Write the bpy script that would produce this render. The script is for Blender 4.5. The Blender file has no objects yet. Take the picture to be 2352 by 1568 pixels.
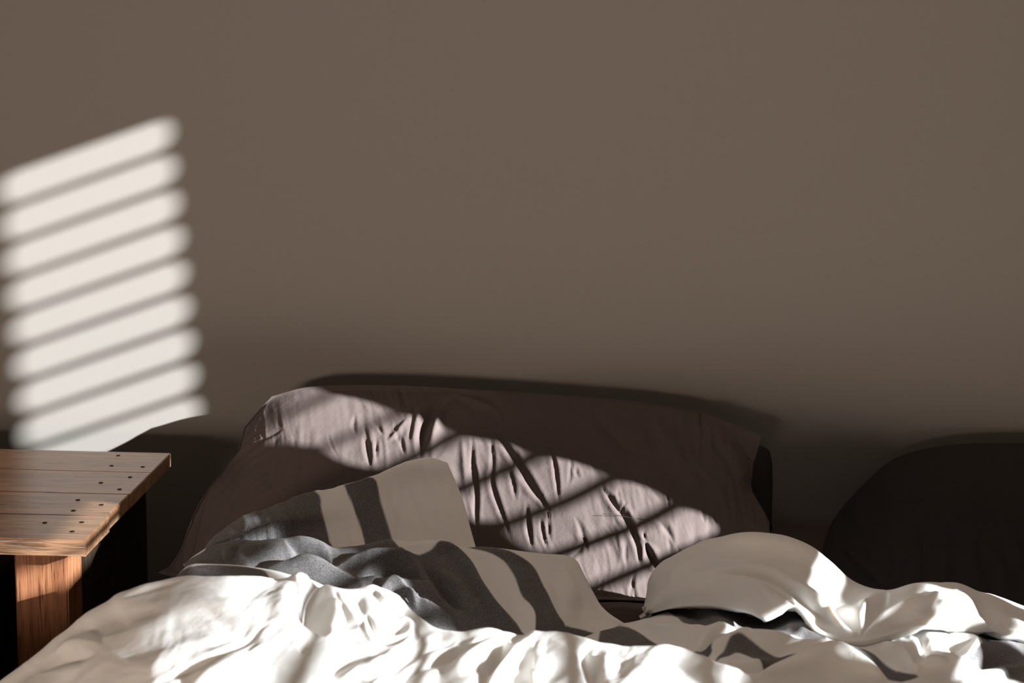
import bpy, bmesh, math, random
import numpy as np
from mathutils import Vector, Matrix

# ------------------------------------------------------------------ camera, world, sun, exposure
F = 2352 * 50.0 / 36.0
CAM = np.array([0.0, -2.10, 1.05])
PITCH, ROLL = math.radians(9.40), math.radians(1.4)
scene = bpy.context.scene
COL = scene.collection
fwd = Vector((0, math.cos(PITCH), -math.sin(PITCH)))
right0 = Vector((1, 0, 0)); up0 = right0.cross(fwd)
right = (right0 * math.cos(ROLL) + up0 * math.sin(ROLL)).normalized()
up = right.cross(fwd).normalized()
cam_d = bpy.data.cameras.new('camera'); cam = bpy.data.objects.new('camera', cam_d); COL.objects.link(cam)
M = Matrix((right, up, -fwd)).transposed().to_4x4(); M.translation = Vector(CAM)
cam.matrix_world = M
cam_d.lens = 50; cam_d.sensor_width = 36; cam_d.clip_start = .05
cam_d.dof.use_dof = True; cam_d.dof.focus_distance = 1.72; cam_d.dof.aperture_fstop = 7.0
scene.camera = cam

world = bpy.data.worlds.new('fill_daylight'); scene.world = world; world.use_nodes = True
bg = world.node_tree.nodes['Background']; bg.inputs['Color'].default_value = (1.0, .80, .66, 1); bg.inputs['Strength'].default_value = .35

SUN_D = Vector((-2.0, 1.0, -.744)).normalized()
sl = bpy.data.lights.new('sun', 'SUN'); sl.energy = 30; sl.angle = math.radians(.45); sl.color = (.94, .975, 1)
sun = bpy.data.objects.new('sun', sl); COL.objects.link(sun)
sun.rotation_euler = SUN_D.to_track_quat('-Z', 'Y').to_euler(); sun.location = (4, -3, 3)

def fill_daylight(name, loc, look, sx, sy, power, color=(1, .80, .66)):  # area lamp added as fill
    l = bpy.data.lights.new(name, 'AREA'); l.shape = 'RECTANGLE'; l.size = sx; l.size_y = sy; l.energy = power; l.color = color
    o = bpy.data.objects.new(name, l); COL.objects.link(o); o.location = loc
    o.rotation_euler = Vector(look).to_track_quat('-Z', 'Z').to_euler(); return o
fill_daylight('fill_low_front', (.62, -4.02, .23), (-.10, 1, .12), 1.6, .34, 50)      # added fill lamp, low behind the camera
fill_daylight('fill_low_left', (-1.50, -4.02, .54), (.35, 1, 0), 1.1, .26, 64)   # added fill lamp for the left of the back wall
fill_daylight('fill_overhead', (.2, -.9, 2.52), (0, .0, -1), 1.4, .8, 5)           # added fill lamp over the bed, lifts the duvet's shaded folds

scene.view_settings.view_transform = 'Standard'; scene.view_settings.look = 'None'
scene.view_settings.exposure = 0; scene.view_settings.gamma = 1
scene.cycles.max_bounces = 8; scene.cycles.diffuse_bounces = 5

R3, U3, F3 = (np.array(v) for v in (right, up, fwd))

# ------------------------------------------------------------------ helpers
def ray(px, py):
    return F3 + R3 * ((px - 1176) / F) + U3 * ((784 - py) / F)

def at(px, py, v):
    """point where the line of sight meets depth y=v (v<0) or height z=v (v>0)"""
    d = ray(px, py)
    t = (v - CAM[1]) / d[1] if v < 0 else (v - CAM[2]) / d[2]
    return CAM + d * t

def proj(P):
    Q = P - CAM; w = Q @ F3
    return 1176 + F * (Q @ R3) / w, 784 - F * (Q @ U3) / w

def vnoise(x, y, seed=0):
    xi = np.floor(x).astype(np.int64); yi = np.floor(y).astype(np.int64)
    fx = x - xi; fy = y - yi
    fx = fx * fx * fx * (fx * (fx * 6 - 15) + 10); fy = fy * fy * fy * (fy * (fy * 6 - 15) + 10)
    def h(a, b):
        n = (a * 374761393 + b * 668265263 + seed * 1274126177) & 0xffffffff
        n = ((n ^ (n >> 13)) * 1274126177) & 0xffffffff
        return ((n ^ (n >> 16)) & 0xffff) / 32767.5 - 1
    return (h(xi, yi) * (1 - fx) + h(xi + 1, yi) * fx) * (1 - fy) + (h(xi, yi + 1) * (1 - fx) + h(xi + 1, yi + 1) * fx) * fy

def fbm(x, y, seed=0, octs=4, gain=.5):
    s = 0; a = 1.
    for o in range(octs):
        s = s + a * vnoise(x * 2 ** o, y * 2 ** o, seed + o * 17); a *= gain
    return s

def cr_matrix(n, m):
    """m samples of a Catmull-Rom curve through n control values, as an m x n matrix"""
    A = np.zeros((m, n))
    for k, t in enumerate(np.linspace(0, n - 1, m)):
        i = min(int(t), n - 2); f = t - i
        w = [-.5*f**3 + f*f - .5*f, 1.5*f**3 - 2.5*f*f + 1, -1.5*f**3 + 2*f*f + .5*f, .5*f**3 - .5*f*f]
        for j, ww in zip((i-1, i, i+1, i+2), w):
            if j < 0:
                A[k, 0] += 2 * ww; A[k, 1] -= ww
            elif j > n - 1:
                A[k, n-1] += 2 * ww; A[k, n-2] -= ww
            else:
                A[k, j] += ww
    return A

def loft(rows, nu, nv):
    C = np.array(rows, float)                       # rows x cols x 3
    A = cr_matrix(C.shape[0], nv); B = cr_matrix(C.shape[1], nu)
    return np.einsum('ir,jc,rck->ijk', A, B, C)

def normals(P):
    du = np.gradient(P, axis=1); dv = np.gradient(P, axis=0)
    N = np.cross(dv, du); N /= np.linalg.norm(N, axis=2, keepdims=True) + 1e-12
    flip = np.sign((N * (CAM - P)).sum(2).mean())
    return N * flip

def seg_dist(X, Y, pts):
    best = np.full(X.shape, 1e9); along = np.zeros(X.shape); L = 0
    side = np.zeros(X.shape)
    lens = [math.dist(a, b) for a, b in zip(pts, pts[1:])]; T = sum(lens)
    for (a, b, l) in zip(pts, pts[1:], lens):
        dx, dy = b[0]-a[0], b[1]-a[1]
        t = np.clip(((X-a[0])*dx + (Y-a[1])*dy) / (l*l), 0, 1)
        d = np.hypot(X-a[0]-t*dx, Y-a[1]-t*dy)
        sd = np.sign((X-a[0])*dy - (Y-a[1])*dx)
        m = d < best
        best = np.where(m, d, best); along = np.where(m, (L + t*l)/T, along); side = np.where(m, sd, side)
        L += l
    return best, along, side

def smooth_poly(pts, n=6):
    P = np.array(pts, float)
    return [tuple(p) for p in cr_matrix(len(P), (len(P)-1)*n + 1) @ P] if len(P) > 2 else pts

def strokes(P, lst, amp=1., wid=1.):
    """press folds into the cloth: (points, half width in photo pixels, depth in metres[, one-sided])"""
    X, Y = proj(P.reshape(-1, 3)); X = X.reshape(P.shape[:2]); Y = Y.reshape(P.shape[:2])
    N = normals(P); D = np.zeros(P.shape[:2])
    for s in lst:
        pts, w, a = smooth_poly(s[0]), s[1] * wid, s[2] * amp
        d, t, side = seg_dist(X, Y, pts)
        sn = np.sin(np.pi * np.clip(t, 0, 1)); taper = sn ** .8
        w = w * (.35 + .65 * sn)
        if len(s) > 3:      # a lip: full height on one side falling off slowly, steep on the other
            sw = np.where(side * s[3] > 0, w * 3.2, w * .55)
            D += a * taper * np.exp(-(d / sw) ** 2)
        else:
            D += a * taper * (np.exp(-(d / w) ** 1.5) - .30 * np.exp(-((d - 2.2 * w) / (1.2 * w)) ** 2))
    return P + N * D[..., None]

def poly_mask(X, Y, poly, soft=1.6):
    pts = smooth_poly(poly + [poly[0]], 4)
    d, _, _ = seg_dist(X, Y, pts)
    inside = np.zeros(X.shape, bool)
    for (x0, y0), (x1, y1) in zip(pts, pts[1:]):
        if y0 == y1: continue
        c = ((y0 > Y) != (y1 > Y)) & (X < (x1 - x0) * (Y - y0) / (y1 - y0) + x0)
        inside ^= c
    sd = np.where(inside, d, -d)
    return np.clip(.5 + sd / (2 * soft), 0, 1)

def link(name, me, mat=None, parent=None):
    o = bpy.data.objects.new(name, me); COL.objects.link(o)
    if mat: me.materials.append(mat)
    if parent: o.parent = parent
    return o

def tag(o, label=None, cat=None, group=None, kind=None):
    for k, v in (('label', label), ('category', cat), ('group', group), ('kind', kind)):
        if v: o[k] = v
    return o

def empty(name, loc, label, cat, group=None):
    o = bpy.data.objects.new(name, None); COL.objects.link(o); o.location = loc; o.empty_display_size = .05
    return tag(o, label, cat, group)

def grid_mesh(name, P, mat, parent=None, navy=None, thick=.006, close=None, offset=-1):
    nv, nu = P.shape[:2]
    verts = P.reshape(-1, 3)
    idx = np.arange(nv*nu).reshape(nv, nu)
    q = np.stack([idx[:-1, :-1], idx[1:, :-1], idx[1:, 1:], idx[:-1, 1:]], -1).reshape(-1, 4)
    # make faces wind so the normal looks at the camera side
    N = normals(P).reshape(-1, 3)
    a, b, c = verts[q[:, 0]], verts[q[:, 1]], verts[q[:, 2]]
    if (np.cross(b - a, c - a) * N[q[:, 0]]).sum() < 0: q = q[:, ::-1]
    if close is not None:
        Bk = close.reshape(-1, 3); n = len(verts)
        verts = np.vstack([verts, Bk])
        q2 = (q[:, ::-1] + n)
        ring = list(idx[0, :]) + list(idx[1:, -1]) + list(idx[-1, -2::-1]) + list(idx[-2:0:-1, 0])
        rq = np.array([[ring[i], ring[(i+1) % len(ring)], ring[(i+1) % len(ring)] + n, ring[i] + n] for i in range(len(ring))])
        q = np.vstack([q, q2, rq])
    me = bpy.data.meshes.new(name)
    me.from_pydata(verts.tolist(), [], q.tolist())
    if close is not None:
        bm = bmesh.new(); bm.from_mesh(me); bmesh.ops.remove_doubles(bm, verts=bm.verts, dist=1e-6)
        bmesh.ops.recalc_face_normals(bm, faces=bm.faces); bm.to_mesh(me); bm.free()
    me.polygons.foreach_set('use_smooth', [True] * len(me.polygons))
    if navy is not None:
        at_ = me.attributes.new('stripe', 'FLOAT', 'POINT')
        at_.data.foreach_set('value', navy.reshape(-1).astype(np.float32))
    o = link(name, me, mat, parent)
    if thick and close is None:
        s = o.modifiers.new('cloth', 'SOLIDIFY'); s.thickness = thick; s.offset = offset
    return o

def box_bm(bm, x0, x1, y0, y1, z0, z1, bev=0.0, rot=None):
    r = bmesh.ops.create_cube(bm, size=1)
    vs = r['verts']
    for v in vs:
        v.co = Vector(((x0+x1)/2 + v.co.x*(x1-x0), (y0+y1)/2 + v.co.y*(y1-y0), (z0+z1)/2 + v.co.z*(z1-z0)))
    if bev:
        es = {e for v in vs for e in v.link_edges}
        bmesh.ops.bevel(bm, geom=list(es), offset=bev, segments=2, affect='EDGES')

def box(name, x0, x1, y0, y1, z0, z1, mat, parent=None, bev=0.0):
    bm = bmesh.new(); box_bm(bm, x0, x1, y0, y1, z0, z1, bev)
    me = bpy.data.meshes.new(name); bm.to_mesh(me); bm.free()
    return link(name, me, mat, parent)

# ------------------------------------------------------------------ materials
def new_mat(name, rough=.9):
    m = bpy.data.materials.new(name); m.use_nodes = True
    nt = m.node_tree; b = nt.nodes['Principled BSDF']
    b.inputs['Roughness'].default_value = rough; b.inputs['Specular IOR Level'].default_value = .2
    return m, nt, b

def N_(nt, t, **kw):
    n = nt.nodes.new(t)
    for k, v in kw.items():
        if k in n.inputs: n.inputs[k].default_value = v
        else: setattr(n, k, v)
    return n

def fabric(name, base, var=.12, sss=0, stripe=None, scale=1400, bump=.25, sheen=.0, wrinkle=None):
    m, nt, b = new_mat(name, .95); L = nt.links.new
    tc = N_(nt, 'ShaderNodeTexCoord')
    weave = N_(nt, 'ShaderNodeTexNoise', Scale=scale, Detail=2.0)
    blot = N_(nt, 'ShaderNodeTexNoise', Scale=38.0, Detail=5.0, Roughness=.65)
    L(tc.outputs['Object'], weave.inputs['Vector']); L(tc.outputs['Object'], blot.inputs['Vector'])
    def col(c, v):
        r = N_(nt, 'ShaderNodeMix', data_type='RGBA')
        r.inputs[6].default_value = (*[x*(1-v) for x in c], 1); r.inputs[7].default_value = (*[min(1, x*(1+v)) for x in c], 1)
        L(blot.outputs['Fac'], r.inputs[0]); return r.outputs[2]
    c = col(base, var)
    if stripe:
        a = N_(nt, 'ShaderNodeAttribute', attribute_name='stripe')
        mx = N_(nt, 'ShaderNodeMix', data_type='RGBA')
        th = N_(nt, 'ShaderNodeMix', data_type='RGBA')   # two-tone yarn of the dark stripe
        wv = N_(nt, 'ShaderNodeTexNoise', Scale=900.0, Detail=2.0); L(tc.outputs['Object'], wv.inputs['Vector'])
        mr = N_(nt, 'ShaderNodeMapRange'); mr.inputs[1].default_value = .35; mr.inputs[2].default_value = .65; L(wv.outputs['Fac'], mr.inputs[0])
        th.inputs[6].default_value = (*[x*.6 for x in stripe], 1); th.inputs[7].default_value = (*[x*1.5 for x in stripe], 1)
        L(mr.outputs[0], th.inputs[0])
        L(a.outputs['Fac'], mx.inputs[0]); L(c, mx.inputs[6]); L(th.outputs[2], mx.inputs[7]); c = mx.outputs[2]
    L(c, b.inputs['Base Color'])
    b.inputs['Sheen Weight'].default_value = sheen
    if sss:
        b.inputs['Subsurface Weight'].default_value = 1; b.inputs['Subsurface Scale'].default_value = sss
        b.inputs['Subsurface Radius'].default_value = (1.0, .9, .8)
    b.inputs['Sheen Roughness'].default_value = .4
    bp = N_(nt, 'ShaderNodeBump', Strength=bump, Distance=.0006); L(weave.outputs['Fac'], bp.inputs['Height'])
    bp2 = N_(nt, 'ShaderNodeBump', Strength=.35, Distance=.004); L(blot.outputs['Fac'], bp2.inputs['Height'])
    L(bp2.outputs[0], bp.inputs['Normal']); L(bp.outputs[0], b.inputs['Normal'])
    return m

def wood(name, c0, c1, axis=0, rough=.55, ring=1.0, spec=.2):
    m, nt, b = new_mat(name, rough); b.inputs['Specular IOR Level'].default_value = spec; L = nt.links.new
    tc = N_(nt, 'ShaderNodeTexCoord'); mp = N_(nt, 'ShaderNodeMapping')
    sc = [60.0 * ring] * 3; sc[axis] = 4.0; mp.inputs['Scale'].default_value = sc
    L(tc.outputs['Object'], mp.inputs['Vector'])
    n1 = N_(nt, 'ShaderNodeTexNoise', Scale=1.0, Detail=6.0, Roughness=.6, Distortion=.9); L(mp.outputs[0], n1.inputs['Vector'])
    n2 = N_(nt, 'ShaderNodeTexNoise', Scale=5.0, Detail=3.0, Roughness=.6, Distortion=.3); L(mp.outputs[0], n2.inputs['Vector'])
    r1 = N_(nt, 'ShaderNodeValToRGB'); e = r1.color_ramp.elements
    e[0].position = .32; e[0].color = (*c0, 1); e[1].position = .62; e[1].color = (*c1, 1)
    L(n1.outputs['Fac'], r1.inputs[0])
    r2 = N_(nt, 'ShaderNodeValToRGB'); e = r2.color_ramp.elements
    e[0].position = .34; e[0].color = (.22, .18, .15, 1); e[1].position = .46; e[1].color = (1, 1, 1, 1)
    L(n2.outputs['Fac'], r2.inputs[0])
    mx = N_(nt, 'ShaderNodeMix', data_type='RGBA', blend_type='MULTIPLY'); mx.inputs[0].default_value = .8
    L(r1.outputs[0], mx.inputs[6]); L(r2.outputs[0], mx.inputs[7]); L(mx.outputs[2], b.inputs['Base Color'])
    bp = N_(nt, 'ShaderNodeBump', Strength=.4, Distance=.001); L(n2.outputs['Fac'], bp.inputs['Height']); L(bp.outputs[0], b.inputs['Normal'])
    return m

def paint(name, c, scale=500, rough=.95, bump=.12, var=.07):
    m, nt, b = new_mat(name, rough); L = nt.links.new
    tc = N_(nt, 'ShaderNodeTexCoord'); n = N_(nt, 'ShaderNodeTexNoise', Scale=float(scale), Detail=3.0)
    L(tc.outputs['Object'], n.inputs['Vector'])
    mx = N_(nt, 'ShaderNodeMix', data_type='RGBA')
    mx.inputs[6].default_value = (*[x*(1-var) for x in c], 1); mx.inputs[7].default_value = (*[x*(1+var) for x in c], 1)
    L(n.outputs['Fac'], mx.inputs[0]); L(mx.outputs[2], b.inputs['Base Color'])
    bp = N_(nt, 'ShaderNodeBump', Strength=bump, Distance=.001); L(n.outputs['Fac'], bp.inputs['Height']); L(bp.outputs[0], b.inputs['Normal'])
    return m

M_WALL = paint('taupe_plaster', (.178, .165, .150), 1100, var=.16)
M_WHITE = paint('white_paint', (.6, .58, .55))
M_FLOOR = wood('dark_floorboards', (.05, .03, .02), (.1, .06, .04), 1)
M_CEIL = paint('ceiling_paint', (.3, .28, .26))
M_PILLOW = fabric('mauve_brown_pillowcase', (.090, .069, .064), .10)
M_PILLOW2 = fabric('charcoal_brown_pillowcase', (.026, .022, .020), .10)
M_SHEET = fabric('brown_sheet', (.06, .043, .038), .1)
M_DUVET = fabric('striped_duvet_cotton', (.80, .79, .76), .03, sss=.004, stripe=(.116, .110, .111))
M_TOP = wood('weathered_oak', (.30, .145, .07), (.54, .31, .17), 0, rough=.30, spec=.9)
M_LEG = wood('rough_sawn_oak', (.17, .065, .028), (.36, .155, .075), 2, ring=1.6)
M_DARKW = wood('dark_shaded_oak', (.02, .012, .009), (.035, .022, .015), 2)  # near-black tone paints shade into the nightstand sides; plain dark wood elsewhere
M_HOLE = new_mat('rusty_nail', .8)[0]; M_HOLE.node_tree.nodes['Principled BSDF'].inputs['Base Color'].default_value = (.03, .018, .014, 1)

# ------------------------------------------------------------------ the room
def struct(o): o['kind'] = 'structure'; return o
WX = 1.60                                             # inner face of the window wall
struct(box('wall_back', -2.2, WX + .2, 0, .12, 0, 2.5, M_WALL))
struct(box('wall_left', -2.32, -2.2, -4.0, .12, 0, 2.5, M_WALL))
struct(box('floor', -2.32, WX + .2, -4.0, .12, -.08, 0, M_FLOOR))
def slab_with_hole(name, hx, hy, x0, x1, y0, y1, z0, z1, mat):
    bm = bmesh.new()
    box_bm(bm, x0, x1, y0, hy[0], z0, z1); box_bm(bm, x0, x1, hy[1], y1, z0, z1)
    box_bm(bm, x0, hx[0], hy[0], hy[1], z0, z1); box_bm(bm, hx[1], x1, hy[0], hy[1], z0, z1)
    me = bpy.data.meshes.new(name); bm.to_mesh(me); bm.free(); return struct(link(name, me, mat))
slab_with_hole('ceiling', (-.5, .9), (-1.3, -.5), -2.32, WX + .2, -4.12, .12, 2.5, 2.6, M_CEIL)  # hole added for the overhead fill lamp
def wall_fill_openings(name, hx, hz, x0, x1, y0, y1, z0, z1, mat):  # openings added for the low fill lamps
    bm = bmesh.new()
    box_bm(bm, x0, x1, y0, y1, .74, z1); box_bm(bm, x0, -2.10, y0, y1, z0, .74); box_bm(bm, -.90, -.20, y0, y1, z0, .74)
    box_bm(bm, -2.10, -.90, y0, y1, z0, .34); box_bm(bm, -.20, x1, y0, y1, hz[1], .74); box_bm(bm, -.20, x1, y0, y1, z0, hz[0]); box_bm(bm, hx[1], x1, y0, y1, hz[0], hz[1])
    me = bpy.data.meshes.new(name); bm.to_mesh(me); bm.free(); return struct(link(name, me, mat))
wall_fill_openings('wall_front', (-.20, 1.45), (.05, .41), -2.32, WX + .2, -4.12, -4.0, 0, 2.5, M_WALL)
struct(box('baseboard_back', -2.2, WX, -.015, 0, 0, .09, M_WHITE))

# windows of the right wall: y range, z range
W1 = (-1.195, -1.00, .80, 1.83)       # narrow light next to the corner
W3 = (-1.60, -1.205, .80, 1.05)       # low light beside it
W2 = (-2.30, -1.435, 1.075, 1.345)     # wide high window
def wall_with_holes(name, holes, x0, x1, y0, y1, z0, z1, mat):
    ys = sorted({y0, y1, *[h[0] for h in holes], *[h[1] for h in holes]})
    zs = sorted({z0, z1, *[h[2] for h in holes], *[h[3] for h in holes]})
    bm = bmesh.new()
    for a, b in zip(ys, ys[1:]):
        for c, d in zip(zs, zs[1:]):
            if any(h[0] <= a and b <= h[1] and h[2] <= c and d <= h[3] for h in holes): continue
            box_bm(bm, x0, x1, a, b, c, d)
    me = bpy.data.meshes.new(name); bm.to_mesh(me); bm.free()
    return struct(link(name, me, mat))
wall_with_holes('wall_right', (W1, W2, W3), WX, WX + .03, -4.0, .0, 0, 2.5, M_WALL)

def window(name, h):
    y0, y1, z0, z1 = h
    root = struct(bpy.data.objects.new(name, None)); COL.objects.link(root); root.location = (WX, (y0+y1)/2, z0)
    def part(n, *a, m=M_WHITE):
        o = box(n, *a, m); o.parent = root; o.matrix_parent_inverse = Matrix.Translation(-root.location); return o
    t = .02
    part('window_sill', WX - .03, WX + .03, y0 - .03, y1 + .03, z0 - .025, z0)
    return root
window('window_1', W1); window('window_2', W2); window('window_3', W3)

PITCH_S = .0533
def lerp(a, b, t): return a + (b - a) * t
def shutter(label, h, ztop, n, inner0, inner1, z_in, gap=.0085, low_gap=0, part='panel'):
    """a board with rounded slots; inner0/inner1: (y at top, y at bottom) of the slot ends"""
    root = empty('slotted_shutter', (WX + .015, (h[0]+h[1])/2, h[2]), label, 'shutter', 'slotted shutters at the windows')
    verts, faces = [], []
    def V(y, z): verts.append((WX + .013, y, z)); return len(verts) - 1
    zt, zb = z_in
    K = 10
    def end_y(z, e): return lerp(e[0], e[1], (zt - z) / (zt - zb))
    tops = [ztop - k * PITCH_S for k in range(n)]
    def quad(y0, y1, z0, z1):
        if z1 - z0 > 1e-5: faces.append((V(y0, z0), V(y1, z0), V(y1, z1), V(y0, z1)))
    quad(h[0] - .02, h[1] + .02, tops[0], h[3] + .02)
    quad(h[0] - .02, h[1] + .02, h[2] - .02, tops[-1] - PITCH_S)
    for kk, t in enumerate(tops):
        s1, s0 = t, t - PITCH_S + gap + (low_gap if kk > 9 else 0)          # slot top and bottom
        quad(h[0] - .02, h[1] + .02, t - PITCH_S, s0)
        zc = (s1 + s0) / 2; rz = (s1 - s0) / 2; ry = .011
        for e, sg, edge in ((inner0, 1, h[0] - .02), (inner1, -1, h[1] + .02)):
            pts = []
            for i in range(K + 1):
                th = -math.pi/2 + math.pi * i / K
                z = zc + rz * math.sin(th)
                pts.append((end_y(z, e) + sg * ry * (1 - abs(math.cos(th)) ** .85), z))
            for (ya, za), (yb_, zb_) in zip(pts, pts[1:]):
                faces.append((V(edge, za), V(ya, za), V(yb_, zb_), V(edge, zb_)))
            # fillets where the curve leaves the straight edge of the slot
    me = bpy.data.meshes.new(part); me.from_pydata(verts, [], faces)
    o = link(part, me, M_WHITE, root); o.matrix_parent_inverse = Matrix.Translation(-root.location)
    m = o.modifiers.new('board', 'SOLIDIFY'); m.thickness = .003; m.offset = 0
    return root
shutter('white slotted shutter over the narrow window beside the corner', W1, 1.811, 18, (-1.187, -1.160), (-1.060, -1.020), (1.811, .84), low_gap=.006)
shutter('white slotted shutter over the low window', W3, 1.040, 4, (-1.50, -1.50), (-1.21, -1.21), (1.04, .80), gap=.031)
m_, nt_, b_ = new_mat('sun_dimming_sheer', .9)
tr_ = nt_.nodes.new('ShaderNodeBsdfTransparent'); mx_ = nt_.nodes.new('ShaderNodeMixShader'); mx_.inputs[0].default_value = .47
b_.inputs['Base Color'].default_value = (.7, .68, .65, 1)
nt_.links.new(tr_.outputs[0], mx_.inputs[1]); nt_.links.new(b_.outputs[0], mx_.inputs[2]); nt_.links.new(mx_.outputs[0], nt_.nodes['Material Output'].inputs[0])
def sheer():  # unseen sheer layer added to cut the sun on the foreground duvet
    ys = np.linspace(W2[0] - .05, W2[1] + .02, 90); vs = []
    for z in (W2[2] - .10, W2[3] + .08): vs += [(WX - .035 + .008 * math.sin(y * 110), y, z) for y in ys]
    n = len(ys); me = bpy.data.meshes.new('sheer_sun_dimmer')
    me.from_pydata(vs, [], [(i, i+1, n+i+1, n+i) for i in range(n-1)]); me.polygons.foreach_set('use_smooth', [True]*(n-1))
    return link('sheer_sun_dimmer', me, m_)
tag(sheer(), 'added unseen sheer light curtain hanging over the wide high window', 'screen')

def gobo():  # added opaque cloth, edge shaped to bound the sun on the duvet
    prof = [(1.42, -1.40), (1.34, -1.405), (1.26, -1.405), (1.215, -1.45), (1.17, -1.51), (1.12, -1.545), (1.03, -1.56)]
    vs, fs = [], []; K = 24
    for z, e in prof:
        for i in range(K + 1):
            y = e + (-1.30 - e) * i / K
            vs.append((WX - .018 + .007 * math.sin(i * 1.6), y, z))
    for r in range(len(prof) - 1):
        for i in range(K):
            a = r * (K + 1) + i; fs.append((a, a + 1, a + K + 2, a + K + 1))
    me = bpy.data.meshes.new('gobo'); me.from_pydata(vs, [], fs); me.polygons.foreach_set('use_smooth', [True]*len(fs))
    o = link('gobo', me, M_PILLOW2); o.modifiers.new('cloth', 'SOLIDIFY').thickness = .002; return o
tag(gobo(), 'added unseen dark drape gathered to the side of the wide high window', 'screen')

def blind(label, h, z_phase):
    y0, y1, z0, z1 = h
    root = empty('venetian_blind', (WX + .06, (y0+y1)/2, z1), label, 'blind')
    inv = Matrix.Translation(-root.location)
    tilt = math.radians(2)
    hw, th = .025, .003
    n = int((z1 - z0) / PITCH_S) + 3
    me = None
    for k in range(n):
        z = z_phase - k * PITCH_S
        if me is None:
            bm = bmesh.new(); box_bm(bm, -hw, hw, y0 - .03, y1 + .03, -th/2, th/2, .001)
            me = bpy.data.meshes.new('slat'); bm.to_mesh(me); bm.free(); me.materials.append(M_WHITE)
        o = bpy.data.objects.new('slat', me); COL.objects.link(o); o.parent = root
        o.location = (0, -root.location.y, z - root.location.z); o.rotation_euler = (0, -tilt, 0)
    r = box('head_rail', WX + .035, WX + .085, y0 - .04, y1 + .04, z1 + .03, z1 + .08, M_WHITE, root); r.matrix_parent_inverse = inv
    return root
blind('white slatted blind over the wide high window', W2, 1.391)

blocker = empty('fill_blocker', (-1.05, -1.45, 0), 'added unseen low dark trunk on the floor in front of the nightstand', 'blocker')  # unseen block added to keep fill light off the nightstand leg
for n_, a_ in (('body', (-1.60, -.52, -1.65, -1.25, .0, .44)), ('blocker_top', (-1.61, -.51, -1.66, -1.24, .44, .475))):
    o_ = box(n_, *a_, M_DARKW, blocker, bev=.004); o_.matrix_parent_inverse = Matrix.Translation(-blocker.location)

# ------------------------------------------------------------------ bed
bed = empty('bed', (.55, -1.0, 0), 'low bed with brown fitted sheet under the striped duvet', 'bed')
binv = Matrix.Translation(-bed.location)
def under(o, root, label=None):
    o.parent = root; o.matrix_parent_inverse = Matrix.Translation(-root.location)
    if label: o['label'] = label
    return o
under(box('mattress', -.44, 1.50, -2.0, -.03, .22, .448, M_SHEET, bev=.03), bed)
under(box('bed_frame', -.47, 1.47, -1.97, -.05, .10, .22, M_DARKW), bed)
for lx, ly in ((-.42, -.12), (1.42, -.12), (-.42, -1.9), (1.42, -1.9)):
    under(box('leg', lx-.03, lx+.03, ly-.03, ly+.03, 0, .10, M_DARKW), bed)
# rucked sheet between the two duvet folds
def rows_px(rows): return [[at(*p) for p in r] for r in rows]
P = loft(rows_px([
    [(1300,1383,-.44),(1380,1383,-.44),(1430,1382,-.44),(1485,1386,-.44),(1580,1390,-.44)],
    [(1300,1398,-.49),(1380,1396,-.49),(1430,1396,-.49),(1485,1398,-.49),(1580,1402,-.49)],
    [(1300,1440,-.56),(1380,1440,-.56),(1430,1440,-.56),(1485,1440,-.56),(1580,1442,-.56)]]), 80, 60)
P = strokes(P, [([(1380,1402),(1430,1404),(1485,1407)], 4, -.004), ([(1385,1412),(1430,1414),(1485,1417)], 5, .004)])
sh = grid_mesh('fitted_sheet', P, M_SHEET, thick=.003); under(sh, bed)

# ------------------------------------------------------------------ pillows
def aniso(P, ang, along, across, amp, seed, octs=4, ridged=False):
    """fine gathers of the cloth; lengths in metres, measured on the surface"""
    X, Y = proj(P.reshape(-1, 3)); X = X.reshape(P.shape[:2]) / 1800; Y = Y.reshape(P.shape[:2]) / 1800
    c, s = math.cos(ang), math.sin(ang)
    wob = .35 * vnoise(X / (along), Y / (along), seed + 5) * across * 3
    a = (X*c + Y*s) / along; b = (-X*s + Y*c + wob) / across
    n = fbm(a, b, seed, octs)
    if ridged: n = (.7 - 1.4 * np.abs(n)) * np.clip(.55 + .9 * vnoise(X * 14, Y * 14, seed + 9), .12, 1.2)
    return n * amp

def pillow(name, rows, mat, thick, strokes_, gathers, nu=420, nv=280, parent=None, hem=None):
    P = loft(rows_px(rows), nu, nv)
    u = np.linspace(0, 1, nu)[None, :]; v = np.linspace(0, 1, nv)[:, None]
    fade = np.clip(np.minimum(np.minimum(u, 1-u), np.minimum(v, 1-v)) / .04, 0, 1)
    bk = np.clip(np.sin(np.pi*u), 0, 1) ** .8 * np.sqrt(np.clip(np.sin(np.pi*v), 0, 1))
    B = P + np.array([0, .35, -.94]) * (thick * bk)[..., None]
    B[..., 2] = np.maximum(B[..., 2], .452); B[..., 1] = np.minimum(B[..., 1], -.012)
    fr = strokes(P, strokes_, .45, .80); fr[..., 2] = np.maximum(fr[..., 2], .452)
    for g in gathers:
        N = normals(P); fr = fr + N * (aniso(P, *g) * fade)[..., None]
    keep = (fade[..., None] > 0)
    B = np.where(bk[..., None] < .03, fr, B)
    B[0] = fr[0]; B[-1] = fr[-1]; B[:, 0] = fr[:, 0]; B[:, -1] = fr[:, -1]
    return grid_mesh(name, fr, mat, parent, close=B, thick=0)

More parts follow.
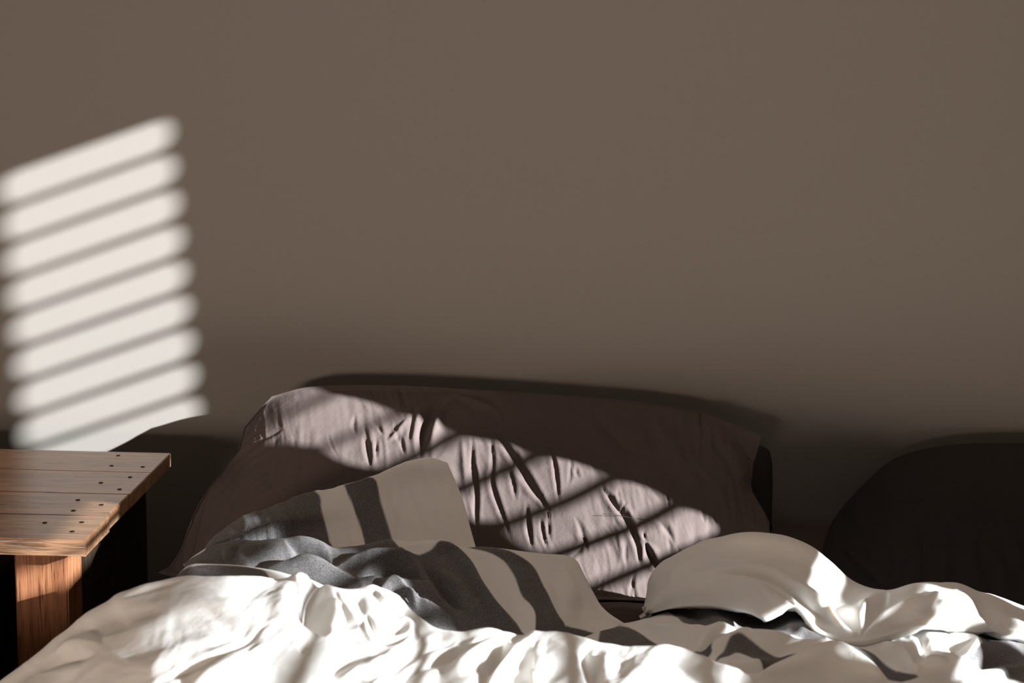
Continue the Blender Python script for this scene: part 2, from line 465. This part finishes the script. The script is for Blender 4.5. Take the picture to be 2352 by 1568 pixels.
cols = [
 [(625,910,-.10),(590,945,-.12),(560,985,-.145),(535,1050,-.18),(460,1150,-.25),(415,1260,-.31),(362,1338,-.36)],
 [(720,887,-.09),(690,925,-.14),(660,985,-.19),(635,1060,-.245),(585,1150,-.31),(530,1250,-.36),(480,1370,-.40)],
 [(900,884,-.08),(885,930,-.145),(865,1000,-.21),(848,1080,-.275),(825,1170,-.33),(795,1270,-.375),(765,1392,-.41)],
 [(1080,893,-.08),(1075,940,-.145),(1070,1010,-.22),(1065,1090,-.285),(1060,1190,-.34),(1055,1290,-.385),(1050,1396,-.42)],
 [(1300,908,-.08),(1305,955,-.15),(1310,1020,-.225),(1310,1095,-.30),(1310,1200,-.365),(1310,1300,-.39),(1310,1396,-.42)],
 [(1500,926,-.08),(1515,970,-.145),(1525,1030,-.22),(1530,1105,-.30),(1525,1205,-.37),(1520,1300,-.385),(1510,1396,-.42)],
 [(1640,958,-.09),(1660,990,-.14),(1680,1045,-.20),(1685,1115,-.28),(1690,1205,-.35),(1685,1290,-.375),(1670,1396,-.41)],
 [(1745,1004,-.11),(1738,1035,-.14),(1728,1080,-.18),(1726,1125,-.22),(1758,1180,-.28),(1768,1225,-.33),(1760,1396,-.38)]]
rows = [[c[i] for c in cols] for i in range(7)]
st = [
 ([(1045,905),(1000,935),(975,975),(963,1050)], 13, -.022),
 ([(1020,930),(1000,975),(990,1050)], 14, .010),
 ([(955,925),(948,960),(940,1010)], 7, -.008),
 ([(815,945),(813,975),(818,1000)], 5, -.005),
 ([(855,965),(872,980),(882,1000)], 5, -.004),
 ([(833,995),(845,1030),(850,1070)], 7, -.008),
 ([(890,1010),(915,985),(935,960)], 7, .006),
 ([(1084,985),(1086,1080),(1092,1130),(1092,1250)], 6, -.009),
 ([(1060,1000),(1065,1060),(1070,1130)], 9, .006),
 ([(1128,985),(1132,1060),(1130,1110),(1160,1200),(1175,1250)], 6, -.008),
 ([(1130,975),(1185,1055),(1225,1120),(1268,1175)], 9, -.014),
 ([(1170,1075),(1180,1120),(1185,1150)], 5, -.005),
 ([(1210,1150),(1212,1200),(1222,1262)], 6, -.010),
 ([(1240,1180),(1248,1230),(1258,1265)], 5, -.006),
 ([(1262,1015),(1275,1075),(1285,1160)], 5, -.008),
 ([(1313,1040),(1310,1090),(1304,1120)], 4, -.004),
 ([(1300,1290),(1340,1250),(1335,1215),(1320,1180)], 7, -.006),
 ([(1378,1110),(1408,1150),(1436,1185),(1460,1240),(1472,1300)], 8, -.014),
 ([(1395,1055),(1400,1090)], 4, -.004),
 ([(1482,1245),(1495,1280),(1516,1312)], 8, -.018),
 ([(1500,1180),(1530,1210),(1550,1250)], 7, -.005),
 ([(1415,1200),(1425,1250),(1430,1300)], 9, .005),
 ([(1615,1150),(1620,1200)], 5, -.004),
 ([(1640,1170),(1650,1200)], 5, -.005),
 ([(610,925),(565,990),(530,1065)], 8, -.008),
 ([(650,985),(600,1010),(555,1045),(490,1110)], 7, -.007),
 ([(620,1040),(560,1080),(500,1130),(470,1180)], 6, -.006),
 ([(600,1080),(540,1140),(490,1230),(440,1300)], 7, -.006),
 ([(480,1120),(455,1180),(440,1260),(425,1310)], 8, -.012),
 ([(560,1150),(500,1220),(450,1290)], 6, -.004),
 ([(1640,1010),(1690,1090),(1715,1180),(1725,1220)], 16, -.010),
 ([(1600,1060),(1650,1130),(1680,1200)], 14, .008),
 ([(1500,960),(1560,1050),(1620,1130)], 20, .007),
 ([(1360,940),(1420,1010),(1500,1060)], 18, -.008),
 ([(1040,900),(1120,930),(1160,960)], 10, .006),
]
rnd = random.Random(4)
for k in range(46):
    x0 = rnd.uniform(700, 1640); y0 = 925 + (x0 - 700) * .16 + rnd.uniform(0, 330); L_ = rnd.uniform(28, 85); a_ = rnd.gauss(.12, .16)
    x1, y1 = x0 + L_ * math.sin(a_), y0 + L_ * math.cos(a_)
    st.append(([(x0, y0), ((x0+x1)/2 + rnd.uniform(-5, 5), (y0+y1)/2), (x1, y1)], rnd.uniform(2.6, 5), -rnd.uniform(.0025, .006)))
for k in range(12):      # long soft folds fanning over the left end
    t = k / 11; x0, y0 = 600 + 60 * t + rnd.uniform(-10, 10), 960 + 230 * t
    st.append(([(x0, y0), (x0 - 60, y0 + 45), (x0 - 110, y0 + 110 + 20 * t)], rnd.uniform(3.5, 7), rnd.choice((-1, -1, .8)) * rnd.uniform(.004, .007)))
pl = pillow('pillow', rows, M_PILLOW, .15, st, [
   (math.radians(80), .13, .020, .0015, 3, 3, True), (math.radians(72), .05, .008, .0006, 11, 3, True),
   (math.radians(20), .25, .12, .004, 21, 3, False)])
tag(pl, 'mauve brown crumpled pillow with striped sunlight across it, left side of the bed', 'pillow', 'pillows on the bed')
# hem flap of its open end
P = loft(rows_px([
  [(1610,944,-.10),(1660,964,-.11),(1710,984,-.12),(1750,1001,-.13)],
  [(1612,965,-.13),(1662,985,-.135),(1708,1005,-.14),(1744,1022,-.145)],
  [(1615,1000,-.17),(1665,1015,-.17),(1700,1035,-.165),(1732,1060,-.165)]]), 60, 40)
h_ = grid_mesh('hem', P, M_PILLOW, pl, thick=.004)
# thread
pb = []
for k, (a, b) in enumerate([(1383,1180),(1410,1181),(1440,1187),(1475,1192),(1510,1196)]):
    pb.append(at(a, b, -.362))
def thread(pts, r):
    bm = bmesh.new(); rings = []
    for p in pts: rings.append([bm.verts.new(Vector(p) + Vector((0, math.cos(a) * r, math.sin(a) * r))) for a in (0, 1.57, 3.14, 4.71)])
    for A_, B_ in zip(rings, rings[1:]):
        for i in range(4): bm.faces.new((A_[i], A_[(i+1) % 4], B_[(i+1) % 4], B_[i]))
    me = bpy.data.meshes.new('loose_thread'); bm.to_mesh(me); bm.free(); return me
link('loose_thread', thread(pb, .0004), M_PILLOW2, pl)

# pillow lying behind / under it
colsB = [
 [(1330,985,-.03),(1325,1010,-.045),(1320,1100,-.06),(1320,1290,-.07)],
 [(1450,965,-.03),(1450,1000,-.05),(1450,1100,-.075),(1450,1290,-.10)],
 [(1650,1005,-.035),(1650,1040,-.06),(1650,1120,-.085),(1650,1290,-.12)],
 [(1745,1022,-.04),(1750,1060,-.06),(1752,1130,-.08),(1750,1290,-.12)],
 [(1768,1036,-.04),(1774,1070,-.05),(1774,1140,-.06),(1770,1290,-.10)]]
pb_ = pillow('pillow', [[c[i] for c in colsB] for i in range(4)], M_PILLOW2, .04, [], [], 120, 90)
tag(pb_, 'dark pillow tucked behind the mauve pillow, only its right end showing', 'pillow', 'pillows on the bed')

# right pillow
colsC = [
 [(1930,1170,-.10),(1905,1210,-.14),(1890,1260,-.20),(1890,1320,-.27),(1920,1400,-.33)],
 [(1985,1110,-.09),(1975,1160,-.15),(1965,1220,-.22),(1965,1300,-.30),(1975,1420,-.38)],
 [(2060,1050,-.08),(2060,1110,-.16),(2060,1180,-.24),(2060,1280,-.33),(2060,1430,-.42)],
 [(2180,1022,-.08),(2185,1090,-.17),(2190,1170,-.26),(2190,1280,-.35),(2190,1430,-.44)],
 [(2352,1017,-.08),(2360,1090,-.17),(2365,1170,-.26),(2365,1280,-.35),(2365,1430,-.44)],
 [(2700,1020,-.08),(2710,1090,-.17),(2720,1170,-.26),(2720,1280,-.35),(2720,1430,-.44)],
 [(3050,1060,-.10),(3080,1110,-.15),(3090,1180,-.22),(3090,1280,-.32),(3080,1430,-.40)]]
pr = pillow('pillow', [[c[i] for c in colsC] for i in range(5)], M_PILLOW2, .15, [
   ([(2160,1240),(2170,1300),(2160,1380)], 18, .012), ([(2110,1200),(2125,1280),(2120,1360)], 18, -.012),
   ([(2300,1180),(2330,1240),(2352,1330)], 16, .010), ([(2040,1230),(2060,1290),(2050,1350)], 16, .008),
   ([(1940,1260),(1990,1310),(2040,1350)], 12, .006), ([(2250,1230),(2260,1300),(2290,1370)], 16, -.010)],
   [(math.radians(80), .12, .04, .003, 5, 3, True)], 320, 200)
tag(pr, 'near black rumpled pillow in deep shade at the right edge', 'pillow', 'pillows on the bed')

# ------------------------------------------------------------------ duvet
duvet = empty('duvet', (.3, -.9, .45), 'crumpled white duvet with navy stripes thrown back over the bed', 'duvet')
def cloth(name, rows, nu, nv, st, gath, navy, thick=.012, back=None, label=None, amp=.55):
    R = rows_px(rows)
    if back: R = [[p + np.array([0, back[0], back[1]]) for p in R[0]]] + R
    P = loft(R, nu, nv)
    X, Y = proj(P.reshape(-1, 3)); X = X.reshape(P.shape[:2]); Y = Y.reshape(P.shape[:2])
    mask = np.zeros(P.shape[:2])
    for pg in navy: mask = np.maximum(mask, poly_mask(X, Y, pg))
    N = normals(P); Q = strokes(P, st, amp, 1.12)
    for g in gath: Q = Q + N * aniso(P, *g)[..., None]
    o = grid_mesh(name, Q, M_DUVET, None, navy=mask, thick=thick)
    return under(o, duvet, label)

# A: corner turned up against the pillow
cloth('turned_up_corner', [
  [(470,1262,-.48),(500,1232,-.485),(545,1190,-.48),(620,1160,-.46),(730,1130,-.40),(850,1094,-.37),(930,1060,-.355),(985,1051,-.35),(1028,1062,-.35)],
  [(470,1268,-.49),(505,1245,-.50),(555,1215,-.505),(635,1190,-.495),(745,1170,-.44),(862,1140,-.40),(945,1115,-.38),(1005,1110,-.375),(1050,1115,-.37)],
  [(470,1275,-.50),(510,1262,-.51),(565,1245,-.51),(650,1225,-.50),(760,1215,-.46),(880,1200,-.45),(965,1180,-.44),(1025,1175,-.43),(1072,1180,-.42)],
  [(470,1300,-.52),(520,1300,-.52),(580,1300,-.52),(665,1290,-.52),(775,1285,-.52),(900,1280,-.51),(985,1275,-.50),(1045,1270,-.49),(1095,1268,-.48)]],
  260, 120,
  [([(970,1060),(985,1100),(1010,1180),(1030,1240)], 10, .004), ([(880,1080),(905,1150),(940,1230)], 12, .003), ([(1035,1100),(1050,1150),(1062,1200)], 8, -.003),
   ([(640,1180),(650,1215)], 10, .006), ([(600,1170),(590,1210),(560,1240)], 10, -.004), ([(930,1100),(960,1180),(990,1240)], 9, -.003), ([(700,1150),(690,1190)], 8, -.003)],
  [(math.radians(75), .10, .03, .0028, 8, 3, False)],
  [[(470,1200),(600,1100),(722,1132),(738,1175),(757,1245),(760,1300),(470,1310)],
   [(790,1114),(857,1096),(875,1150),(902,1243),(905,1300),(850,1300),(836,1235),(815,1175)]], thick=.008)

# B: fold in front of it with the stripes running down to the right
NB = [[(424,1290),(470,1262),(520,1225),(880,1225),(903,1240),(925,1262),(950,1272),(985,1268),(1010,1256),(1037,1257),(1079,1286),(1102,1328),(1138,1379),(1198,1447),(1205,1520),(560,1500),(424,1330)],
      [(1060,1245),(1084,1252),(1147,1279),(1177,1319),(1198,1370),(1224,1402),(1230,1438),(1232,1500),(1310,1500),(1296,1438),(1284,1414),(1269,1379),(1248,1343),(1224,1298),(1180,1268),(1140,1255),(1100,1240)],
      [(1296,1438),(1330,1445),(1400,1462),(1460,1450),(1480,1440),(1500,1520),(1290,1520)]]
cloth('striped_fold', [
  [(424,1298,-.50),(465,1264,-.50),(520,1241,-.51),(600,1236,-.53),(690,1236,-.54),(765,1256,-.55),(830,1250,-.55),(900,1238,-.54),(1000,1245,-.54),(1090,1250,-.54),(1180,1262,-.54),(1250,1270,-.53),(1318,1280,-.52),(1350,1325,-.53),(1380,1392,-.56),(1440,1436,-.60)],
  [(424,1299,-.52),(470,1274,-.54),(530,1258,-.56),(610,1256,-.58),(700,1262,-.59),(770,1282,-.60),(840,1280,-.60),(910,1270,-.59),(1010,1280,-.59),(1100,1290,-.59),(1180,1298,-.58),(1250,1305,-.57),(1305,1315,-.56),(1340,1350,-.57),(1370,1402,-.59),(1430,1440,-.61)],
  [(424,1300,-.54),(475,1288,-.58),(540,1290,-.62),(620,1298,-.64),(710,1308,-.65),(780,1330,-.66),(850,1335,-.66),(920,1330,-.65),(1020,1345,-.65),(1110,1355,-.64),(1190,1360,-.63),(1250,1365,-.62),(1300,1375,-.61),(1330,1395,-.60),(1360,1420,-.61),(1420,1446,-.63)],
  [(424,1312,-.56),(480,1320,-.62),(550,1335,-.66),(630,1350,-.70),(720,1375,-.71),(790,1400,-.72),(860,1415,-.72),(930,1425,-.72),(1030,1445,-.72),(1120,1455,-.71),(1200,1460,-.70),(1250,1460,-.69),(1300,1465,-.67),(1330,1470,-.65),(1360,1475,-.65),(1420,1478,-.66)]],
  460, 160,
  [([(545,1250),(530,1270),(522,1295)], 7, -.008), ([(560,1255),(620,1265),(690,1262)], 16, .008),
   ([(560,1300),(640,1275),(720,1272),(780,1300)], 14, -.008), ([(600,1305),(700,1300),(790,1330),(840,1345)], 14, .010),
   ([(655,1240),(700,1262),(760,1295)], 11, -.012), ([(770,1300),(830,1285),(890,1280),(960,1275)], 9, .010),
   ([(820,1322),(860,1308),(930,1305),(985,1335)], 12, -.014), ([(905,1265),(960,1255),(1030,1262),(1070,1300),(1100,1350),(1150,1410),(1195,1450)], 13, .012),
   ([(960,1280),(1000,1320),(1040,1370),(1070,1400)], 14, -.014), ([(1000,1300),(1050,1345),(1090,1390),(1140,1430)], 11, .008),
   ([(860,1370),(900,1345),(930,1360),(960,1400)], 11, .012), ([(900,1360),(960,1385),(1050,1430)], 9, .010), ([(840,1345),(845,1365)], 8, -.012),
   ([(1150,1275),(1180,1310),(1205,1370),(1240,1440)], 12, .004), ([(1290,1290),(1310,1340),(1330,1400)], 16, .004), ([(1270,1330),(1290,1390),(1320,1440)], 12, -.004)],
  [(math.radians(30), .15, .05, .002, 31, 3, False)], NB, back=(.10, -.05), amp=.95)

# C: turned hem under the fold at the left
cloth('turned_hem', [
  [(400,1330,-.60),(440,1296,-.60),(520,1298,-.62),(600,1304,-.66),(680,1322,-.70),(760,1352,-.73)],
  [(395,1334,-.62),(430,1308,-.63),(515,1312,-.66),(595,1316,-.70),(676,1334,-.74),(755,1366,-.76)],
  [(390,1350,-.64),(420,1330,-.66),(510,1335,-.70),(590,1340,-.74),(672,1355,-.77),(750,1385,-.79)]],
  160, 50, [([(450,1300),(540,1304),(640,1318)], 5, .004)], [(.3, .06, .03, .001, 4, 3, False)],
  [[(380,1345),(435,1302),(520,1303),(600,1311),(620,1330),(610,1350),(380,1360)]], thick=.010)

# W: the big white body in the foreground
top = [(-160,1680,.47),(-60,1600,.49),(30,1535,.51),(110,1482,.53),(200,1420,.56),(290,1370,.58),(350,1350,.59),(430,1336,.595),(520,1334,.60),(600,1335,.60),(682,1344,.595),(725,1352,.59),(790,1360,.585),
       (860,1343,.59),(915,1365,.585),(962,1402,.58),(1005,1432,.575),(1060,1436,.58),(1130,1437,.58),(1195,1448,.575),(1232,1439,.58),(1300,1452,.575),(1360,1470,.57),(1450,1480,.57),(1560,1497,.565),(1640,1530,.56),(1700,1552,.555),(1770,1590,.55),(1900,1660,.53)]
def shift(row, dy, zf): return [(x + dx_, y + max(6, dy * (1 if y < 1500 else .7)), z + zf) for (x, y, z), dx_ in zip(row, [0]*len(row))]
cloth('quilt_body', [top, shift(top, 40, .008), [(x, max(y+90, 1500+.25*(y-1325)), z+.012) for x, y, z in top], [(x, max(y+150, 1640), z+.005) for x, y, z in top], [(x, max(y+260, 1800), z-.01) for x, y, z in top]],
  640, 300,
  [([(290,1380),(350,1358),(430,1334)], 6, -.006), ([(230,1470),(300,1455),(380,1420)], 16, .006), ([(130,1500),(180,1478),(235,1480)], 14, .010), ([(90,1540),(150,1515),(220,1505)], 10, -.008),
   ([(345,1568),(430,1535),(500,1505),(560,1478),(600,1450),(625,1450)], 6, -.007), ([(400,1590),(480,1545),(560,1510),(650,1470)], 16, .008),
   ([(400,1480),(470,1482),(540,1465)], 6, -.003),
   ([(738,1345),(712,1385),(718,1425),(752,1465)], 24, -.042), ([(760,1370),(765,1410),(790,1450)], 9, .006), ([(660,1340),(684,1365),(690,1400),(700,1430)], 11, .014, 1), ([(775,1365),(790,1400),(830,1430)], 14, .012),
   ([(840,1410),(865,1450),(905,1468),(945,1455)], 7, -.012), ([(900,1400),(940,1425),(935,1455),(890,1462)], 12, .010),
   ([(862,1345),(885,1375),(950,1410)], 8, .008), ([(870,1390),(920,1395),(975,1425)], 8, -.008),
   ([(850,1500),(790,1530),(720,1575)], 9, -.007), ([(880,1505),(820,1545),(760,1590)], 12, .007),
   ([(700,1490),(690,1510)], 8, -.005), ([(1010,1440),(960,1470),(900,1500),(830,1560)], 14, .008),
   ([(1035,1462),(980,1490),(900,1545),(850,1590)], 6, -.006), ([(1120,1458),(1030,1492),(960,1535),(900,1590)], 7, -.007), ([(1150,1450),(1080,1490),(1010,1540)], 14, .007),
   ([(1165,1452),(1150,1490),(1125,1540)], 12, -.016), ([(1228,1441),(1195,1480),(1150,1530),(1110,1590)], 13, .013), 
   ([(1260,1460),(1300,1490),(1340,1520)], 16, .006), ([(1365,1475),(1346,1495),(1358,1530),(1368,1590)], 10, -.010), ([(1400,1485),(1390,1530),(1400,1580)], 20, .010),
   ([(1500,1500),(1560,1530),(1620,1580)], 18, -.006), ([(1210,1520),(1260,1540),(1310,1530)], 14, -.006)],
  [(math.radians(-25), .22, .09, .006, 41, 3, False), (math.radians(-25), .06, .03, .0012, 46, 3, False)], [], back=(.10, -.09), thick=.03)

# E: raised white fold at the right
eT = [(1479,1405,-.52),(1500,1320,-.52),(1560,1270,-.53),(1640,1236,-.54),(1720,1223,-.55),(1800,1231,-.55),(1862,1262,-.56),(1900,1292,-.57),(1962,1342,-.59),(2030,1361,-.61),(2100,1346,-.61),(2200,1345,-.60),(2262,1367,-.60),(2352,1400,-.60),(2480,1440,-.60),(2700,1460,-.60)]
eB = [(1482,1413,-.53),(1517,1403,-.60),(1562,1392,-.64),(1643,1391,-.67),(1708,1402,-.69),(1756,1418,-.71),(1822,1394,-.70),(1857,1425,-.72),(1886,1455,-.74),(1975,1474,-.76),(2088,1440,-.75),(2160,1437,-.73),(2220,1448,-.72),(2352,1463,-.71),(2480,1490,-.71),(2700,1520,-.71)]
def mix(a, b, f, bul): return [(p[0]+(q[0]-p[0])*f, p[1]+(q[1]-p[1])*f, p[2]+(q[2]-p[2])*f - bul) for p, q in zip(a, b)]
cloth('raised_fold', [eT, mix(eT, eB, .3, .022), mix(eT, eB, .65, .025), eB], 420, 160,
  [([(1570,1318),(1640,1297),(1700,1295)], 6, -.005), ([(1640,1312),(1740,1318),(1810,1350),(1870,1400),(1930,1450)], 8, -.010),
   ([(1540,1310),(1500,1370),(1490,1400)], 10, -.006), ([(1750,1340),(1790,1360),(1825,1390)], 8, -.008), ([(1800,1330),(1860,1370),(1920,1430),(1970,1465)], 12, .010),
   ([(1900,1390),(1940,1425),(1975,1460)], 9, -.010), ([(1990,1380),(1985,1430),(1975,1465)], 9, .012, -1), ([(2160,1370),(2080,1400),(2010,1445),(1980,1465)], 12, .012),
   ([(2040,1362),(2010,1400),(1990,1440)], 10, -.008), ([(2120,1360),(2160,1375),(2200,1355)], 12, .006), ([(2150,1385),(2200,1400),(2260,1440),(2290,1456)], 9, .008),
   ([(2190,1350),(2230,1390),(2260,1420)], 12, .006), ([(2230,1370),(2280,1420),(2352,1450)], 12, -.008)],
  [(math.radians(30), .15, .06, .002, 51, 3, False)], [], back=(.09, -.10), thick=.008, amp=.8)
# small end of the cover behind the fold
# G: striped layer lying under the raised fold
gNavy = [
 [(1380,1438),(1445,1440),(1500,1470),(1560,1491),(1600,1490),(1640,1470),(1700,1443),(1600,1437),(1555,1412),(1530,1380),(1860,1380),(1900,1470),(1915,1492),(1880,1470),(1830,1455),(1740,1450),(1680,1460),(1640,1490),(1610,1512),(1380,1560)],
 [(1640,1522),(1668,1492),(1690,1475),(1715,1473),(1760,1492),(1800,1503),(1838,1514),(1767,1536),(1745,1518),(1715,1502),(1690,1498),(1668,1512)],
 [(1925,1492),(1960,1485),(1985,1483),(2020,1505),(2060,1535),(2110,1552),(2050,1562),(2020,1535),(1980,1515)],
 [(2150,1430),(2290,1456),(2500,1490),(2500,1600),(2330,1560),(2300,1540),(2230,1520),(2200,1525),(2255,1480),(2200,1455)]]
cloth('striped_side', [
  [(1330,1432,-.56),(1440,1430,-.57),(1540,1400,-.58),(1640,1402,-.60),(1740,1415,-.62),(1850,1400,-.64),(1960,1440,-.66),(2060,1440,-.66),(2160,1425,-.64),(2260,1430,-.64),(2352,1440,-.64),(2700,1480,-.64)],
  [(1330,1452,-.62),(1440,1441,-.64),(1540,1420,-.66),(1640,1432,-.68),(1740,1440,-.70),(1850,1435,-.72),(1960,1474,-.76),(2060,1468,-.76),(2160,1455,-.74),(2260,1468,-.72),(2352,1480,-.72),(2700,1520,-.72)],
  [(1330,1490,-.68),(1440,1480,-.70),(1540,1482,-.74),(1640,1480,-.76),(1740,1472,-.78),(1850,1480,-.79),(1960,1500,-.82),(2060,1510,-.82),(2160,1500,-.80),(2260,1510,-.79),(2352,1520,-.79),(2700,1560,-.79)],
  [(1330,1540,-.74),(1440,1530,-.76),(1540,1540,-.80),(1640,1530,-.83),(1740,1530,-.85),(1850,1530,-.86),(1960,1545,-.88),(2060,1555,-.88),(2160,1555,-.87),(2260,1560,-.86),(2352,1570,-.86),(2700,1610,-.86)],
  [(1330,1640,-.84),(1440,1640,-.86),(1540,1640,-.90),(1640,1640,-.93),(1740,1640,-.95),(1850,1640,-.96),(1960,1650,-.98),(2060,1660,-.98),(2160,1660,-.97),(2260,1660,-.96),(2352,1670,-.96),(2700,1700,-.96)]],
  460, 220,
  [([(1470,1425),(1530,1445),(1600,1450),(1690,1445)], 12, .010), ([(1600,1490),(1660,1465),(1740,1440)], 8, -.014), ([(1540,1425),(1580,1440)], 7, -.006),
   ([(1620,1500),(1690,1468),(1760,1468),(1850,1480),(1910,1492)], 13, .014), ([(1640,1540),(1750,1535),(1840,1515),(1915,1491)], 7, -.014),
   ([(1740,1560),(1830,1525),(1900,1505),(1960,1510),(2040,1555)], 20, .018), ([(1930,1492),(2000,1515),(2080,1560)], 8, -.006),
   ([(2020,1475),(2070,1500),(2110,1545)], 18, .012), ([(2110,1450),(2130,1490),(2180,1530)], 12, -.008), ([(2180,1450),(2240,1475),(2200,1530)], 16, .010), ([(2100,1540),(2160,1520),(2230,1535)], 16, .014), ([(2240,1530),(2300,1510),(2352,1520)], 12, -.010),
   ([(1600,1405),(1650,1420),(1720,1415)], 12, .012)],
  [(math.radians(20), .12, .05, .003, 61, 3, False)], gNavy, thick=.012, amp=.75)

# ------------------------------------------------------------------ nightstand
NZ = .55
ns = empty('nightstand', (-.75, -.25, 0), 'rustic oak nightstand with nailed board top beside the bed', 'nightstand')
cBR = at(392, 1040, NZ); cFR = at(193, 1240, NZ)
xb, yb, xf, yf = cBR[0], cBR[1], cFR[0], cFR[1]
XR = (xb + xf) / 2; XL = XR - .50
YB, YF = yb, yf
print('nightstand', XR, xb, xf, YB, YF)
cuts = [YB, at(349, 1085, NZ)[1], at(302, 1135, NZ)[1], at(252, 1185, NZ)[1], YF]
boards = []
for k in range(4):
    e = [(.0, .0), (.0, .001), (-.001, .0), (.002, .0)][k]
    o = box('board', XL, XR + e[0], cuts[k+1] + .0003, cuts[k] - .0003, NZ - .020, NZ + e[1]*0, M_TOP, bev=.0010); under(o, ns); boards.append(o)
zr = NZ - .020
sx = at(355, 1115, YB + .02 if YB < -.03 else -.02)[0]
print('side x', sx)
SX = sx
under(box('leg', SX - .062, SX, YF + .030, YF + .085, 0, zr, M_LEG, bev=.002), ns)
under(box('leg', XL + .03, XL + .09, YF + .030, YF + .085, 0, zr, M_LEG, bev=.002), ns)
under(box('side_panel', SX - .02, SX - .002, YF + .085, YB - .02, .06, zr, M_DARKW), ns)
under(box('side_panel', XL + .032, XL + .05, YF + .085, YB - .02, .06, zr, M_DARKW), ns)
under(box('back_panel', XL + .05, SX - .02, YB - .035, YB - .02, .06, zr, M_DARKW), ns)
under(box('shelf', XL + .05, SX - .02, YF + .085, YB - .035, .16, .18, M_DARKW), ns)
def disc(name, c, r, mat):
    bm = bmesh.new(); bmesh.ops.create_cone(bm, cap_ends=True, segments=20, radius1=r, radius2=r*.92, depth=.0012)
    for v in bm.verts: v.co = v.co + Vector(c)
    me = bpy.data.meshes.new(name); bm.to_mesh(me); bm.free(); return link(name, me, mat)
for (a, b) in [(700,222),(660,282),(845,289),(770,350),(597,383),(708,422),(461,485),(600,514),(434,548),(265,620),(484,617),(428,672)]:
    p = at(a/2.578, 960 + b/2.578, NZ)
    bd = next((boards[k] for k in range(4) if cuts[k+1] <= p[1] <= cuts[k]), boards[0])
    disc('nail_head', (p[0], p[1], NZ), .0030, M_HOLE).parent = bd
